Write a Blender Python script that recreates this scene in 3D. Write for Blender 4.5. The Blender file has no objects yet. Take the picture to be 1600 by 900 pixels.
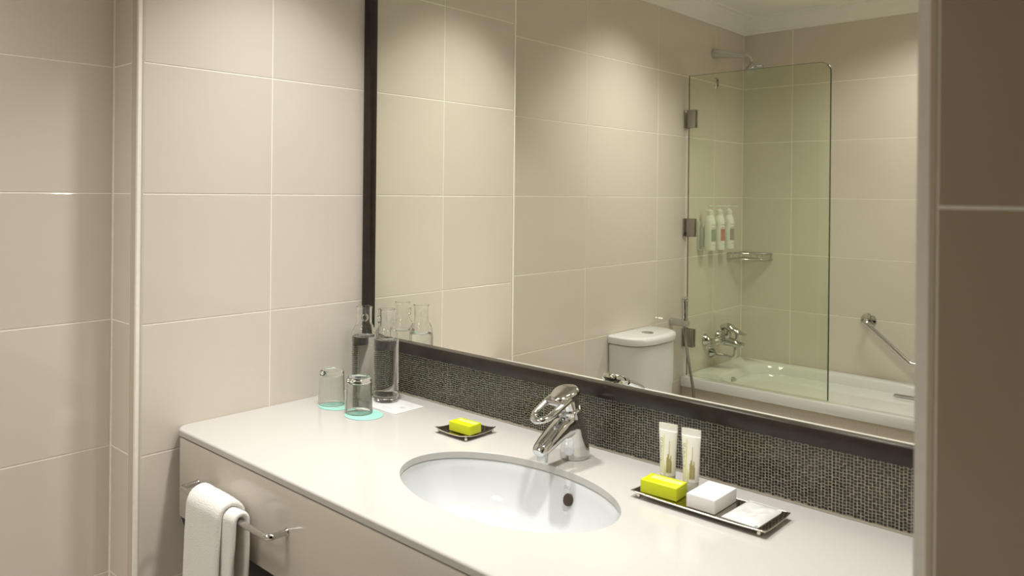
import bpy, bmesh, math, random
from mathutils import Vector, Matrix, noise
random.seed(7)
PI = math.pi
S = bpy.context.scene
C = S.collection

# ------------------------------------------------------------------ camera
CAM = (1.69127, -1.46531, 1.40774)
YAW, PITCH, ROLL, FPX, PU, PV = 0.804612, -0.000361, 0.0100036, 1213.01, 635.68, 301.75
fw = Vector((-math.sin(YAW)*math.cos(PITCH), math.cos(YAW)*math.cos(PITCH), math.sin(PITCH)))
rt = Vector((math.cos(YAW), math.sin(YAW), 0)); up = rt.cross(fw)
r2 = rt*math.cos(ROLL) + up*math.sin(ROLL); u2 = -rt*math.sin(ROLL) + up*math.cos(ROLL)
cd = bpy.data.cameras.new('camera'); cam = bpy.data.objects.new('camera', cd); C.objects.link(cam)
M = Matrix((r2, u2, -fw)).transposed().to_4x4(); M.translation = CAM
cam.matrix_world = M
cd.sensor_fit = 'HORIZONTAL'; cd.sensor_width = 36; cd.lens = FPX*36/1600
cd.shift_x = (800-PU)/1600; cd.shift_y = (PV-450)/1600
cd.clip_start = 0.02
cd.dof.use_dof = True; cd.dof.focus_distance = 2.1; cd.dof.aperture_fstop = 5.6
S.camera = cam

# ------------------------------------------------------------------ world, lamps, exposure
w = bpy.data.worlds.new('world'); S.world = w; w.use_nodes = True
bg = w.node_tree.nodes['Background']; bg.inputs[0].default_value = (1, .86, .66, 1); bg.inputs[1].default_value = .008
def area(name, loc, size, watts, col=(1, .97, .93), spread=180, rot=(0, 0, 0)):
    l = bpy.data.lights.new(name, 'AREA'); l.shape = 'DISK'; l.size = size; l.energy = watts; l.color = col
    l.spread = math.radians(spread)
    o = bpy.data.objects.new(name, l); C.objects.link(o); o.location = loc; o.rotation_euler = rot
    return o
ZC = 2.378
area('vanity_lamp', (.42, -.37, ZC-.012), .12, 5.9, spread=92)
area('vanity_lamp', (1.09, -.37, ZC-.012), .12, 5.1, spread=96)
area('room_fill', (.36, -1.55, ZC-.012), .40, 7.6, spread=116)  # added fill that lifts the recess wall and toilet; no known fixture
area('bath_lamp', (.90, -2.38, ZC-.012), .34, 6.8, spread=136)
S.view_settings.view_transform = 'Standard'; S.view_settings.look = 'None'
S.view_settings.gamma = 1; S.view_settings.use_curve_mapping = False
S.view_settings.exposure = 0.0
cy = S.cycles
cy.max_bounces = 14; cy.diffuse_bounces = 6; cy.glossy_bounces = 8; cy.transmission_bounces = 14; cy.transparent_max_bounces = 16
cy.caustics_reflective = True; cy.caustics_refractive = True; cy.blur_glossy = 1.0
cy.sample_clamp_indirect = 20
cy.use_denoising = True
try:
    cy.use_guiding = True; cy.use_surface_guiding = True
except Exception:
    pass

# ------------------------------------------------------------------ materials
def mat(name, col=(.8, .8, .8), rough=.5, metal=0., spec=.5, noise_amt=0., noise_scale=8., bump=0., bump_scale=200., objvar=0., trans=0., ior=1.45, coat=0., sheen=0., sss=0.):
    m = bpy.data.materials.new(name); m.use_nodes = True
    nt = m.node_tree; b = nt.nodes['Principled BSDF']
    b.inputs['Base Color'].default_value = (*col, 1)
    b.inputs['Roughness'].default_value = rough; b.inputs['Metallic'].default_value = metal
    b.inputs['Specular IOR Level'].default_value = spec; b.inputs['IOR'].default_value = ior
    b.inputs['Transmission Weight'].default_value = trans; b.inputs['Coat Weight'].default_value = coat
    b.inputs['Sheen Weight'].default_value = sheen
    tc = nt.nodes.new('ShaderNodeTexCoord'); last = None
    if noise_amt or objvar:
        hs = nt.nodes.new('ShaderNodeHueSaturation'); hs.inputs['Color'].default_value = (*col, 1)
        val = None
        if noise_amt:
            n = nt.nodes.new('ShaderNodeTexNoise'); n.inputs['Scale'].default_value = noise_scale; n.inputs['Detail'].default_value = 4
            nt.links.new(tc.outputs['Object'], n.inputs['Vector'])
            mr = nt.nodes.new('ShaderNodeMapRange'); mr.inputs[1].default_value = .25; mr.inputs[2].default_value = .75
            mr.inputs[3].default_value = 1-noise_amt; mr.inputs[4].default_value = 1+noise_amt
            nt.links.new(n.outputs['Fac'], mr.inputs[0]); val = mr.outputs[0]
        if objvar:
            oi = nt.nodes.new('ShaderNodeObjectInfo')
            mr = nt.nodes.new('ShaderNodeMapRange'); mr.inputs[3].default_value = 1-objvar; mr.inputs[4].default_value = 1+objvar
            nt.links.new(oi.outputs['Random'], mr.inputs[0])
            if val is None: val = mr.outputs[0]
            else:
                mm = nt.nodes.new('ShaderNodeMath'); mm.operation = 'MULTIPLY'
                nt.links.new(val, mm.inputs[0]); nt.links.new(mr.outputs[0], mm.inputs[1]); val = mm.outputs[0]
        nt.links.new(val, hs.inputs['Value']); nt.links.new(hs.outputs['Color'], b.inputs['Base Color'])
    if bump:
        n = nt.nodes.new('ShaderNodeTexNoise'); n.inputs['Scale'].default_value = bump_scale; n.inputs['Detail'].default_value = 3
        nt.links.new(tc.outputs['Object'], n.inputs['Vector'])
        bp = nt.nodes.new('ShaderNodeBump'); bp.inputs['Strength'].default_value = bump; bp.inputs['Distance'].default_value = .002
        nt.links.new(n.outputs['Fac'], bp.inputs['Height']); nt.links.new(bp.outputs['Normal'], b.inputs['Normal'])
    return m
def thin_glass(name, tint, ior=1.5, rough=0., edge=None):
    """a thin pane: clear tinted body with a Fresnel reflection"""
    m = bpy.data.materials.new(name); m.use_nodes = True; nt = m.node_tree
    nt.nodes.remove(nt.nodes['Principled BSDF']); out = nt.nodes['Material Output']
    t = nt.nodes.new('ShaderNodeBsdfTransparent'); t.inputs[0].default_value = (*tint, 1)
    if edge:   # the glass looks greener where it is seen edge on
        lw = nt.nodes.new('ShaderNodeLayerWeight'); lw.inputs[0].default_value = .25
        cm = nt.nodes.new('ShaderNodeMixRGB'); cm.inputs[1].default_value = (*tint, 1); cm.inputs[2].default_value = (*edge, 1)
        nt.links.new(lw.outputs['Facing'], cm.inputs[0]); nt.links.new(cm.outputs[0], t.inputs[0])
    g = nt.nodes.new('ShaderNodeBsdfGlossy'); g.inputs['Roughness'].default_value = rough
    f = nt.nodes.new('ShaderNodeFresnel')
    ge = nt.nodes.new('ShaderNodeNewGeometry'); ma = nt.nodes.new('ShaderNodeMath'); ma.operation = 'MULTIPLY_ADD'
    ma.inputs[1].default_value = 1/ior-ior; ma.inputs[2].default_value = ior     # same reflection from either side of the wall
    nt.links.new(ge.outputs['Backfacing'], ma.inputs[0]); nt.links.new(ma.outputs[0], f.inputs[0])
    mx = nt.nodes.new('ShaderNodeMixShader')
    nt.links.new(f.outputs[0], mx.inputs[0]); nt.links.new(t.outputs[0], mx.inputs[1]); nt.links.new(g.outputs[0], mx.inputs[2])
    nt.links.new(mx.outputs[0], out.inputs[0]); return m
def real_glass(name, col, ior):
    m = bpy.data.materials.new(name); m.use_nodes = True; nt = m.node_tree
    nt.nodes.remove(nt.nodes['Principled BSDF'])
    g = nt.nodes.new('ShaderNodeBsdfGlass'); g.inputs['Color'].default_value = (*col, 1); g.inputs['IOR'].default_value = ior; g.inputs['Roughness'].default_value = 0
    nt.links.new(g.outputs[0], nt.nodes['Material Output'].inputs[0]); return m

TILEC = (.695, .64, .565)
m_tile = mat('glazed_beige_tile', TILEC, .08, spec=.5, noise_amt=.012, noise_scale=5, objvar=.018)
m_taupe = mat('glazed_taupe_tile', (.37, .30, .215), .14, noise_amt=.02, noise_scale=5)
m_taupetrim = mat('taupe_edge_trim', (.50, .425, .32), .2)
m_grout = mat('pale_grout', (.94, .91, .84), .8, noise_amt=.04, noise_scale=60)
m_trim = mat('beige_edge_trim', (.60, .54, .455), .32)
m_ceil = mat('ceiling_paint', (.90, .885, .84), .7, noise_amt=.02)
m_floor = mat('beige_floor_stone', (.50, .45, .37), .25, noise_amt=.06, noise_scale=6)
m_counter = mat('white_quartz', (.53, .515, .49), .13, noise_amt=.02, noise_scale=350)
m_apron = mat('beige_gloss_stone', (.58, .54, .475), .16, noise_amt=.02, noise_scale=350)
m_wenge = mat('dark_wenge_wood', (.022, .016, .012), .28, noise_amt=.25, noise_scale=30)
m_black = mat('black_laminate', (.012, .010, .009), .3)
m_ceramic = mat('white_ceramic', (.74, .74, .73), .07, spec=.5, coat=.3)
m_basin = mat('basin_ceramic', (.60, .622, .625), .08, spec=.5, coat=.3)
m_chrome = mat('polished_chrome', (.62, .62, .615), .05, metal=1.)
m_steel = mat('brushed_steel', (.40, .385, .355), .25, metal=1.)
m_bronze = mat('polished_nickel_tray', (.50, .46, .41), .10, metal=1.)
m_rim = mat('pale_nickel_rim', (.85, .78, .68), .22, metal=1.)
m_lime = mat('lime_green_card', (.56, .62, .004), .35, noise_amt=.02)
m_limeband = mat('pale_lime_print', (.80, .80, .25), .4)
m_limetext = mat('olive_print', (.42, .44, .02), .5)
m_white = mat('white_card', (.70, .70, .69), .45)
m_packet = mat('glossy_white_sachet', (.66, .66, .645), .22, bump=.35, bump_scale=70)
m_print = mat('grey_print', (.20, .19, .18), .6)
m_palep = mat('pale_grey_print', (.52, .52, .52), .6)
m_pink = mat('pink_print', (.48, .21, .17), .5, noise_amt=.3, noise_scale=180)
m_green = mat('green_print', (.30, .37, .25), .5, noise_amt=.3, noise_scale=180)
m_mauve = mat('mauve_print', (.33, .28, .27), .5, noise_amt=.3, noise_scale=180)
m_plastic = mat('white_pump_plastic', (.80, .80, .77), .3)
m_grey = mat('grey_plastic', (.55, .55, .54), .35)
m_tube = mat('pearly_tube_plastic', (.80, .79, .73), .3, sss=.1)
m_cap = mat('frosted_cap_plastic', (.72, .72, .62), .25, trans=.45, ior=1.3)
m_gold = mat('olive_gold_print', (.34, .29, .08), .5)
m_yel = mat('lime_tube_print', (.66, .68, .22), .45)
m_towel = mat('white_terry', (.80, .78, .75), .95, bump=.9, bump_scale=420, sheen=.3)
m_teal = mat('teal_coaster', (.34, .66, .58), .35, noise_amt=.02)
m_dark = mat('dark_hole', (.05, .03, .02), .6)
m_head = mat('grey_spray_face', (.40, .42, .42), .4)
m_glass = real_glass('clear_glass', (1, 1, 1), 1.47)
m_tumbler = real_glass('green_tinted_glass', (.985, 1, .994), 1.38)
m_water = real_glass('water', (.99, .995, .992), 1.36)
m_screen = thin_glass('green_shower_glass', (.955, .982, .905))
# mirror silver
m_mirror = bpy.data.materials.new('mirror_silver'); m_mirror.use_nodes = True
_b = m_mirror.node_tree.nodes['Principled BSDF']; _b.inputs['Base Color'].default_value = (.93, .945, .865, 1); _b.inputs['Metallic'].default_value = 1; _b.inputs['Roughness'].default_value = 0
# mosaic: each tiny glass tile a little different, by noise over the wall
m_mosaic = bpy.data.materials.new('black_glass_mosaic'); m_mosaic.use_nodes = True
nt = m_mosaic.node_tree; _b = nt.nodes['Principled BSDF']; _b.inputs['Roughness'].default_value = .16
at = nt.nodes.new('ShaderNodeAttribute'); at.attribute_name = 'tone'
cr = nt.nodes.new('ShaderNodeValToRGB'); cr.color_ramp.elements[0].color = (.008, .007, .006, 1); cr.color_ramp.elements[1].color = (.05, .042, .034, 1)
nt.links.new(at.outputs['Fac'], cr.inputs[0]); nt.links.new(cr.outputs[0], _b.inputs['Base Color'])
m_mgrout = mat('mosaic_grout', (.62, .59, .49), .8)

# ------------------------------------------------------------------ helpers
def finish(name, bm, m, parent=None, smooth=30):
    me = bpy.data.meshes.new(name)
    bmesh.ops.recalc_face_normals(bm, faces=bm.faces)
    bm.to_mesh(me); bm.free()
    if m: me.materials.append(m)
    if smooth:
        me.shade_smooth()
        if smooth < 180: me.set_sharp_from_angle(angle=math.radians(smooth))
    o = bpy.data.objects.new(name, me); C.objects.link(o)
    if parent: o.parent = parent
    return o
def tag(o, label, cat, group=None):
    o['label'] = label; o['category'] = cat
    if group: o['group'] = group
    return o
def thing(name, label, cat, loc=(0, 0, 0), rz=0, group=None):
    o = bpy.data.objects.new(name, None); C.objects.link(o); o.empty_display_size = .02
    o.location = loc; o.rotation_euler = (0, 0, rz)
    return tag(o, label, cat, group)
def struct(o):
    o['kind'] = 'structure'; return o
def box(bm, x0, x1, y0, y1, z0, z1, bev=0, seg=2):
    v = [bm.verts.new((x, y, z)) for x in (x0, x1) for y in (y0, y1) for z in (z0, z1)]
    F = [bm.faces.new([v[i] for i in q]) for q in ((0, 1, 3, 2), (4, 6, 7, 5), (0, 4, 5, 1), (2, 3, 7, 6), (0, 2, 6, 4), (1, 5, 7, 3))]
    if bev:
        es = list({e for f in F for e in f.edges})
        bmesh.ops.bevel(bm, geom=es, offset=bev, segments=seg, profile=.5, affect='EDGES')
def bx(name, x0, x1, y0, y1, z0, z1, m, parent=None, bev=0, seg=2):
    bm = bmesh.new(); box(bm, x0, x1, y0, y1, z0, z1, bev, seg); return finish(name, bm, m, parent)
def loft(bm, rings, cap0=True, cap1=True, closed=False):
    V = [[bm.verts.new(p) for p in r] for r in rings]; n = len(V[0])
    pairs = list(zip(V, V[1:])) + ([(V[-1], V[0])] if closed else [])
    for a, b in pairs:
        for i in range(n):
            j = (i+1) % n
            try: bm.faces.new((a[i], a[j], b[j], b[i]))
            except ValueError: pass
    if not closed:
        if cap0: bm.faces.new(V[0][::-1])
        if cap1: bm.faces.new(V[-1])
def lathe(bm, prof, n=40, cx=0, cy=0, cz=0, M4=None):
    """closed solid of revolution about local z; a radius of 0 makes a pole"""
    rows = []
    for r, z in prof:
        if r < 1e-6: rows.append([bm.verts.new((cx, cy, cz+z))])
        else: rows.append([bm.verts.new((cx+r*math.cos(2*PI*k/n), cy+r*math.sin(2*PI*k/n), cz+z)) for k in range(n)])
    for a, b in zip(rows, rows[1:]):
        for i in range(n):
            j = (i+1) % n
            if len(a) == 1 and len(b) == 1: continue
            if len(a) == 1: bm.faces.new((a[0], b[j], b[i]))
            elif len(b) == 1: bm.faces.new((a[i], a[j], b[0]))
            else: bm.faces.new((a[i], a[j], b[j], b[i]))
    if M4 is not None:
        bmesh.ops.transform(bm, matrix=M4, verts=[v for r in rows for v in r])
def align(p, d):
    """matrix taking local z to direction d at point p"""
    return Matrix.Translation(p) @ Vector((0, 0, 1)).rotation_difference(Vector(d).normalized()).to_matrix().to_4x4()
def smooth_path(pts, per=8):
    P = [Vector(p) for p in pts]; out = []
    for i in range(len(P)-1):
        p0 = P[max(i-1, 0)]; p1 = P[i]; p2 = P[i+1]; p3 = P[min(i+2, len(P)-1)]
        for k in range(per):
            t = k/per
            out.append(.5*((2*p1)+(p2-p0)*t+(2*p0-5*p1+4*p2-p3)*t*t+(3*p1-p0-3*p2+p3)*t**3))
    out.append(P[-1]); return out
def fillet(pts, r, seg=6):
    P = [Vector(p) for p in pts]; out = [P[0]]
    for a, b, c in zip(P, P[1:], P[2:]):
        d1 = (a-b).normalized(); d2 = (c-b).normalized(); ang = d1.angle(d2)
        t = min(r/math.tan(ang/2), .49*(a-b).length, .49*(c-b).length); rr = t*math.tan(ang/2)
        ce = b+(d1+d2).normalized()*(rr/math.sin(ang/2)); s = b+d1*t-ce; e = b+d2*t-ce
        L_ = s.length; s.normalize(); e.normalize()
        for k in range(seg+1): out.append(ce+s.slerp(e, k/seg)*L_)
    out.append(P[-1]); return out
def tube(bm, path, r, n=12, rx=None):
    """sweep a round (or r x rx) section along a path"""
    P = [Vector(p) for p in path]; rings = []; nrm = None
    for i, p in enumerate(P):
        t = (P[min(i+1, len(P)-1)]-P[max(i-1, 0)]).normalized()
        if nrm is None:
            nrm = t.orthogonal().normalized() if rx is None else (Vector((0, 0, 1))-t*t.z).normalized()
        nrm = (nrm-t*nrm.dot(t)).normalized(); bn = t.cross(nrm)
        rr = r[i] if isinstance(r, (list, tuple)) else r; r_b = rr if rx is None else rx
        rings.append([p+nrm*rr*math.cos(2*PI*k/n)+bn*r_b*math.sin(2*PI*k/n) for k in range(n)])
    loft(bm, rings)
def rrect(x0, x1, y0, y1, r, z, n=6):
    out = []
    for cx, cy_, a0 in ((x1-r, y1-r, 0), (x0+r, y1-r, PI/2), (x0+r, y0+r, PI), (x1-r, y0+r, 1.5*PI)):
        for k in range(n+1):
            a = a0+PI/2*k/n; out.append((cx+r*math.cos(a), cy_+r*math.sin(a), z))
    return out
def text(name, body, size, m, parent, fn, spacing=1.0):
    """flat lettering turned into a mesh; fn maps its centred 2-D points into place"""
    cu = bpy.data.curves.new(name, 'FONT'); cu.body = body; cu.size = size; cu.align_x = 'CENTER'; cu.align_y = 'CENTER'; cu.resolution_u = 3; cu.space_character = spacing
    t = bpy.data.objects.new(name, cu); C.objects.link(t)
    bpy.context.view_layer.update()
    me = bpy.data.meshes.new_from_object(t.evaluated_get(bpy.context.evaluated_depsgraph_get()))
    bpy.data.objects.remove(t)
    for v in me.vertices: v.co = fn(v.co.x, v.co.y)
    me.materials.clear(); me.materials.append(m)
    o = bpy.data.objects.new(name, me); C.objects.link(o); o.parent = parent
    return o
def copy_tree(o, parent=None):
    c = o.copy(); C.objects.link(c)
    if parent: c.parent = parent
    for ch in list(o.children): copy_tree(ch, c)
    return c

# ------------------------------------------------------------------ the room shell
D, XR, YB, W = .686, -.1288, -2.8762, 1.5130        # wall end, recess, back wall, right wall
REC = .0009                                         # joints sit this far behind the tile faces
wall_left = struct(bx('wall_left', -.35, -REC, -D+REC, .026, 0, ZC, m_grout))
wall_side = struct(bx('wall_side', -.35, XR-REC, YB-REC, -D+REC, 0, ZC, m_grout))
wall_back = struct(bx('wall_back', -.35, 1.74, -3.02, YB-REC, 0, ZC, m_grout))
wall_front = struct(bx('wall_front', -.35, 1.74, .026, .13, 0, ZC, m_grout))
bm = bmesh.new()
box(bm, W+REC, 1.74, -D+REC, .026, 0, ZC); box(bm, W+REC, 1.74, YB-REC, -1.66, 0, ZC); box(bm, W+REC, 1.74, -1.66, -D+REC, 2.12, ZC)
wall_right = struct(finish('wall_right', bm, m_grout))
struct(bx('floor', -.35, 1.74, -3.02, .13, -.06, 0, m_floor))
m_hall = mat('dark_hall_surface', (.045, .035, .028), .95, noise_amt=.2, noise_scale=40)  # unseen hall, coloured dark so little light bounces onto the doorway jamb
struct(bx('floor_hall', 1.741, 3.2, -3.02, .13, -.06, 0, m_hall))
struct(bx('ceiling', -.35, 3.2, -3.02, .13, ZC, ZC+.06, m_ceil))
struct(bx('wall_hall', 3.1, 3.2, -3.02, .13, 0, ZC, m_hall))

tile_cache = {}
def tile_mesh(wd, ht, m=None):
    key = (round(wd, 3), round(ht, 3), m)
    if key in tile_cache: return tile_cache[key]
    bm = bmesh.new(); c = .0006; a, b = wd/2, ht/2
    lo = [bm.verts.new((sx*a, sy*b, -.0013)) for sx, sy in ((-1, -1), (1, -1), (1, 1), (-1, 1))]
    mi = [bm.verts.new((sx*a, sy*b, -c*.6)) for sx, sy in ((-1, -1), (1, -1), (1, 1), (-1, 1))]
    hi = [bm.verts.new((sx*(a-c), sy*(b-c), 0)) for sx, sy in ((-1, -1), (1, -1), (1, 1), (-1, 1))]
    bm.faces.new(hi)
    for p, q in ((lo, mi), (mi, hi)):
        for i in range(4): bm.faces.new((p[i], p[(i+1) % 4], q[(i+1) % 4], q[i]))
    me = bpy.data.meshes.new('tile'); bm.to_mesh(me); bm.free(); me.materials.append(m or m_tile)
    tile_cache[key] = me; return me
def tiles(wall, origin, u, n, ub, zb, gap=.0032, m=None):
    """tiles between the joints ub (along u) and zb (heights); n is the face normal"""
    u, n = Vector(u), Vector(n); v = n.cross(u)
    R = Matrix((u, v, n)).transposed().to_4x4()
    for a0, a1 in zip(ub, ub[1:]):
        for z0, z1 in zip(zb, zb[1:]):
            wd, ht = abs(a1-a0)-gap, z1-z0-gap
            if wd < .01 or ht < .01: continue
            o = bpy.data.objects.new('tile', tile_mesh(wd, ht, m)); C.objects.link(o)
            Mx = R.copy() @ Matrix.Rotation(random.uniform(-.0008, .0008), 4, 'X') @ Matrix.Rotation(random.uniform(-.0008, .0008), 4, 'Y')
            p = Vector(origin)+u*(a0+a1)/2; Mx.translation = (p.x, p.y, (z0+z1)/2)
            o.matrix_world = Mx; o.parent = wall
ZB = [0, .2, .5, .8, 1.1, 1.4, 1.7, 2.0, 2.3, ZC]
tiles(wall_left, (0, 0, 0), (0, 1, 0), (1, 0, 0), [-D+.014, -.3236, .024], ZB)
tiles(wall_left, (0, -D, 0), (1, 0, 0), (0, -1, 0), [XR+.001, -.0352], ZB)
tiles(wall_side, (XR, 0, 0), (0, 1, 0), (1, 0, 0), [YB+.001, -2.5278, -1.9278, -1.3278, -D-.002], ZB)
tiles(wall_back, (0, YB, 0), (-1, 0, 0), (0, 1, 0), [-W, -1.3322, -.7322, -.1322, -XR-.001], ZB)
tiles(wall_right, (0, -D, 0), (1, 0, 0), (0, -1, 0), [W+.0155, 1.74], [0, .2, .8, 1.4, 2.0, ZC], m=m_taupe)
tiles(wall_right, (W, 0, 0), (0, -1, 0), (-1, 0, 0), [-.024, .33, D-.014], ZB)
tiles(wall_right, (W, 0, 0), (0, -1, 0), (-1, 0, 0), [1.66, 1.92, 2.52, -YB-.001], ZB)
# rounded edge trims on the two wall ends
def trim(name, outline, m=m_trim):
    bm = bmesh.new(); loft(bm, [[(x, y, z) for x, y in outline] for z in (0, ZC)])
    return struct(finish(name, bm, m, smooth=40))
r = .014
arc = [(-r+r*math.cos(a), -D+r+r*math.sin(a)) for a in [-PI/2*k/10 for k in range(11)]]
trim('trim_1', arc+[(-.0338, -D), (-.0338, -D+.003), (-r, -D+.004), (-.003, -D+r)])
r = .0150
arc = [(W+r-r*math.cos(a), -D+r-r*math.sin(a)) for a in [PI/2*k/10 for k in range(11)]]
trim('trim_2', arc+[(W+r, -D+.003), (W+.004, -D+r)], m_taupetrim)
# cornice: stepped coving swept round the room
prof = [(0, -.080), (.010, -.080), (.012, -.072), (.020, -.066), (.030, -.040), (.046, -.022), (.062, -.014), (.064, -.006), (.088, -.005), (.090, 0), (0, 0)]
def corner(x, y, sx, sy): return [(x+sx*d, y+sy*d, ZC+z) for d, z in prof]
bm = bmesh.new()
loft(bm, [corner(XR, -D, 1, -1), corner(XR, YB, 1, 1), corner(W, YB, -1, 1), corner(W, .024, -1, -1), corner(0, .024, 1, -1), corner(0, -D, 1, -1)], closed=True)
struct(finish('trim_3', bm, m_ceil, smooth=25))

# ------------------------------------------------------------------ mirror with its dark frame, mosaic splashback
MX0, MX1, MZ0, MZ1 = .0008, W-.0005, .9732, 2.20
t = thing('framed_mirror', 'wide wall mirror in a dark wenge frame above the vanity', 'mirror', (0, 0, 0))
bx('mirror_glass', MX0+.026, MX1-.026, 0, .006, MZ0+.028, MZ1-.028, m_mirror, t)
def rail(x0, x1, z0, z1):
    return bx('frame_rail', x0, x1, -.014, .0205, z0, z1, m_wenge, t, .0018, 2)
rail(MX0, MX0+.027, MZ0, MZ1); rail(MX1-.027, MX1, MZ0, MZ1)
rail(MX0+.0271, MX1-.0271, MZ0, MZ0+.0312); rail(MX0+.0271, MX1-.0271, MZ1-.029, MZ1)
bx('backing_board', MX0+.02, MX1-.02,   .0062, .0202, MZ0+.02, MZ1-.02, m_black, t)

ZK = .852
bx('mosaic_bed', 0, W, .0218, .0259, ZK, MZ0+.02, m_mgrout, wall_front)
bm = bmesh.new(); tone = bm.faces.layers.float.new('tone')
px, pz, g = .0057, .00555, .00135
x = .003; col = 0
while x < W-.004:
    if col % 54 == 53: x += .0005
    zoff = random.uniform(-.0012, .0012)
    z = ZK+.004+zoff
    while z < MZ0+.004:
        jx, jz = random.uniform(-.0003, .0003), random.uniform(-.0003, .0003)
        a, b = (px-g)/2, (pz-g)/2; cx_, cz_ = x+px/2+jx, z+pz/2+jz; yy = .0211+random.uniform(-.0002, .0002)
        ty, tx = random.uniform(-.00012, .00012), random.uniform(-.00012, .00012)
        V = [bm.verts.new((cx_+sx*a, yy+sx*tx+sz*ty, cz_+sz*b)) for sx, sz in ((-1, -1), (1, -1), (1, 1), (-1, 1))]
        B = [bm.verts.new((cx_+sx*a*1.06, .0219, cz_+sz*b*1.06)) for sx, sz in ((-1, -1), (1, -1), (1, 1), (-1, 1))]
        tn = min(1, max(0, random.gauss(.35, .3)))
        for f in [bm.faces.new(V)]+[bm.faces.new((B[i], B[(i+1) % 4], V[(i+1) % 4], V[i])) for i in range(4)]: f[tone] = tn
        z += pz
    x += px; col += 1
mo = finish('mosaic_tile', bm, m_mosaic, wall_front, smooth=0); mo['kind'] = 'stuff'
bx('silicone_strip', 0, W, .0190, .0215, ZK+.0004, ZK+.0034, m_mgrout, wall_front)

# ------------------------------------------------------------------ vanity
BX, BY, BA, BB = .7608, -.307, .2303, .1621         # basin ellipse
van = thing('vanity_unit', 'long white stone vanity counter with a beige front under the mirror', 'vanity', (0, 0, 0))
N = 96
def ell(a, b, z, n=N, cx=BX, cy_=BY): return [(cx+a*math.cos(2*PI*k/n), cy_+b*math.sin(2*PI*k/n), z) for k in range(n)]
def outline_at(ins, rc):
    """counter outline sampled at the same angles as the basin rim"""
    x0, x1, y0, y1 = .0008+ins*0, W-.001, -.5895+ins, .0214
    pts = []
    for k in range(N):
        a = 2*PI*k/N; dx, dy = math.cos(a), math.sin(a); best = 1e9
        for lim, c0, d in ((x0, BX, dx), (x1, BX, dx), (y0, BY, dy), (y1, BY, dy)):
            if abs(d) > 1e-9:
                tt = (lim-c0)/d
                if tt > 0: best = min(best, tt)
        pts.append([BX+dx*best, BY+dy*best])
    # exact corners replace their nearest samples, the front-left one is rounded
    def near(p): return min(range(N), key=lambda i: (pts[i][0]-p[0])**2+(pts[i][1]-p[1])**2)
    for p in ((x1, y0), (x1, y1), (x0, y1)): pts[near(p)] = list(p)
    i = near((x0, y0))
    cxr, cyr = x0+rc, y0+rc
    for k, a in zip(range(-3, 4), [PI+PI/2*q/6 for q in range(7)]):
        pts[(i+k) % N] = [cxr+rc*math.cos(a), cyr+rc*math.sin(a)]
    return pts
TH = .0145
bm = bmesh.new(); rc = .030
O = outline_at(0, rc)
rings = [ell(BA, BB, ZK-TH), ell(BA, BB, ZK-.001), ell(BA+.0012, BB+.0012, ZK),
         ]+[[(x, y, z) for x, y in outline_at(i, rc)] for i, z in ((.0080, ZK), (.0050, ZK), (.0028, ZK-.0006), (.0011, ZK-.0019), (.0002, ZK-.0036), (0, ZK-.005), (0, ZK-TH))]
loft(bm, rings, closed=True)
ct = finish('countertop', bm, m_counter, van, smooth=35)
wn = ct.modifiers.new('weighted', 'WEIGHTED_NORMAL'); wn.keep_sharp = True; wn.weight = 100
bx('front_panel', .0295, W-.001, -.5903, -.572, .6525, ZK-TH-.0036, m_apron, van, .0012, 2)
bx('shadow_gap_strip', .034, W-.001, -.580, -.573, ZK-TH-.006, ZK-TH, m_black, van)  # black strip deepens the gap line: its shade is put in as colour
bm = bmesh.new()
loft(bm, [[(x, -.587, .652), (x, -.572, .652), (x, -.330, 0.001), (x, -.347, 0.001)] for x in (.0295, W-.001)])
finish('raked_underpanel', bm, m_black, van, smooth=0)
for xs in (.05, .46, 1.06, 1.47): bx('support_bracket', xs, xs+.018, -.571, .012, .60, ZK-TH-.001, m_black, van)

# basin under the counter
ba = thing('wash_basin', 'oval white ceramic undermount basin below the tap', 'basin', (BX, BY, ZK-TH))
bm = bmesh.new()
def er(s, z, sy=None): return [(BA*s*math.cos(2*PI*k/64), BB*(sy or s)*math.sin(2*PI*k/64), z) for k in range(64)]
inner = [(1.06, -.0004, 1.09), (1.012, -.0006, 1.016), (1.002, -.004, 1.003), (.985, -.022, .98), (.945, -.05, .925), (.87, -.08, .84), (.74, -.108, .70), (.56, -.126, .52), (.36, -.136, .34), (.14, -.141, .17), (.085, -.142, .122)]
outer = [(.085, -.154, .122), (.40, -.148, .38), (.78, -.118, .74), (.94, -.075, .92), (1.02, -.03, 1.03), (1.06, -.014, 1.09)]
loft(bm, [er(s, z, y) for s, z, y in inner+outer], closed=True)
finish('bowl', bm, m_basin, ba, smooth=60)
bm = bmesh.new(); lathe(bm, [(0, .004), (.016, .003), (.021, 0), (.021, -.010), (0, -.010)], 32, 0, 0, -.142); finish('drain', bm, m_chrome, ba)
oy = BB*.952
bm = bmesh.new(); lathe(bm, [(0, .0015), (.0085, .0015), (.0105, .0), (.0105, -.004), (0, -.004)], 28, M4=align((.045, .1455, -.036), (0, -1, .42)) @ Matrix.Scale(1.15, 4, (0, 1, 0))); finish('overflow_hole', bm, m_dark, ba)
_n = Vector((0, -.93, .36)).normalized(); _u = Vector((1, -.05, 0)).normalized(); _v = _n.cross(_u)
text('maker_mark', 'DC1', .0085, m_print, ba, lambda x, y: Vector((.042, .1495, -.0145))+_u*x+_v*y)

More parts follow.
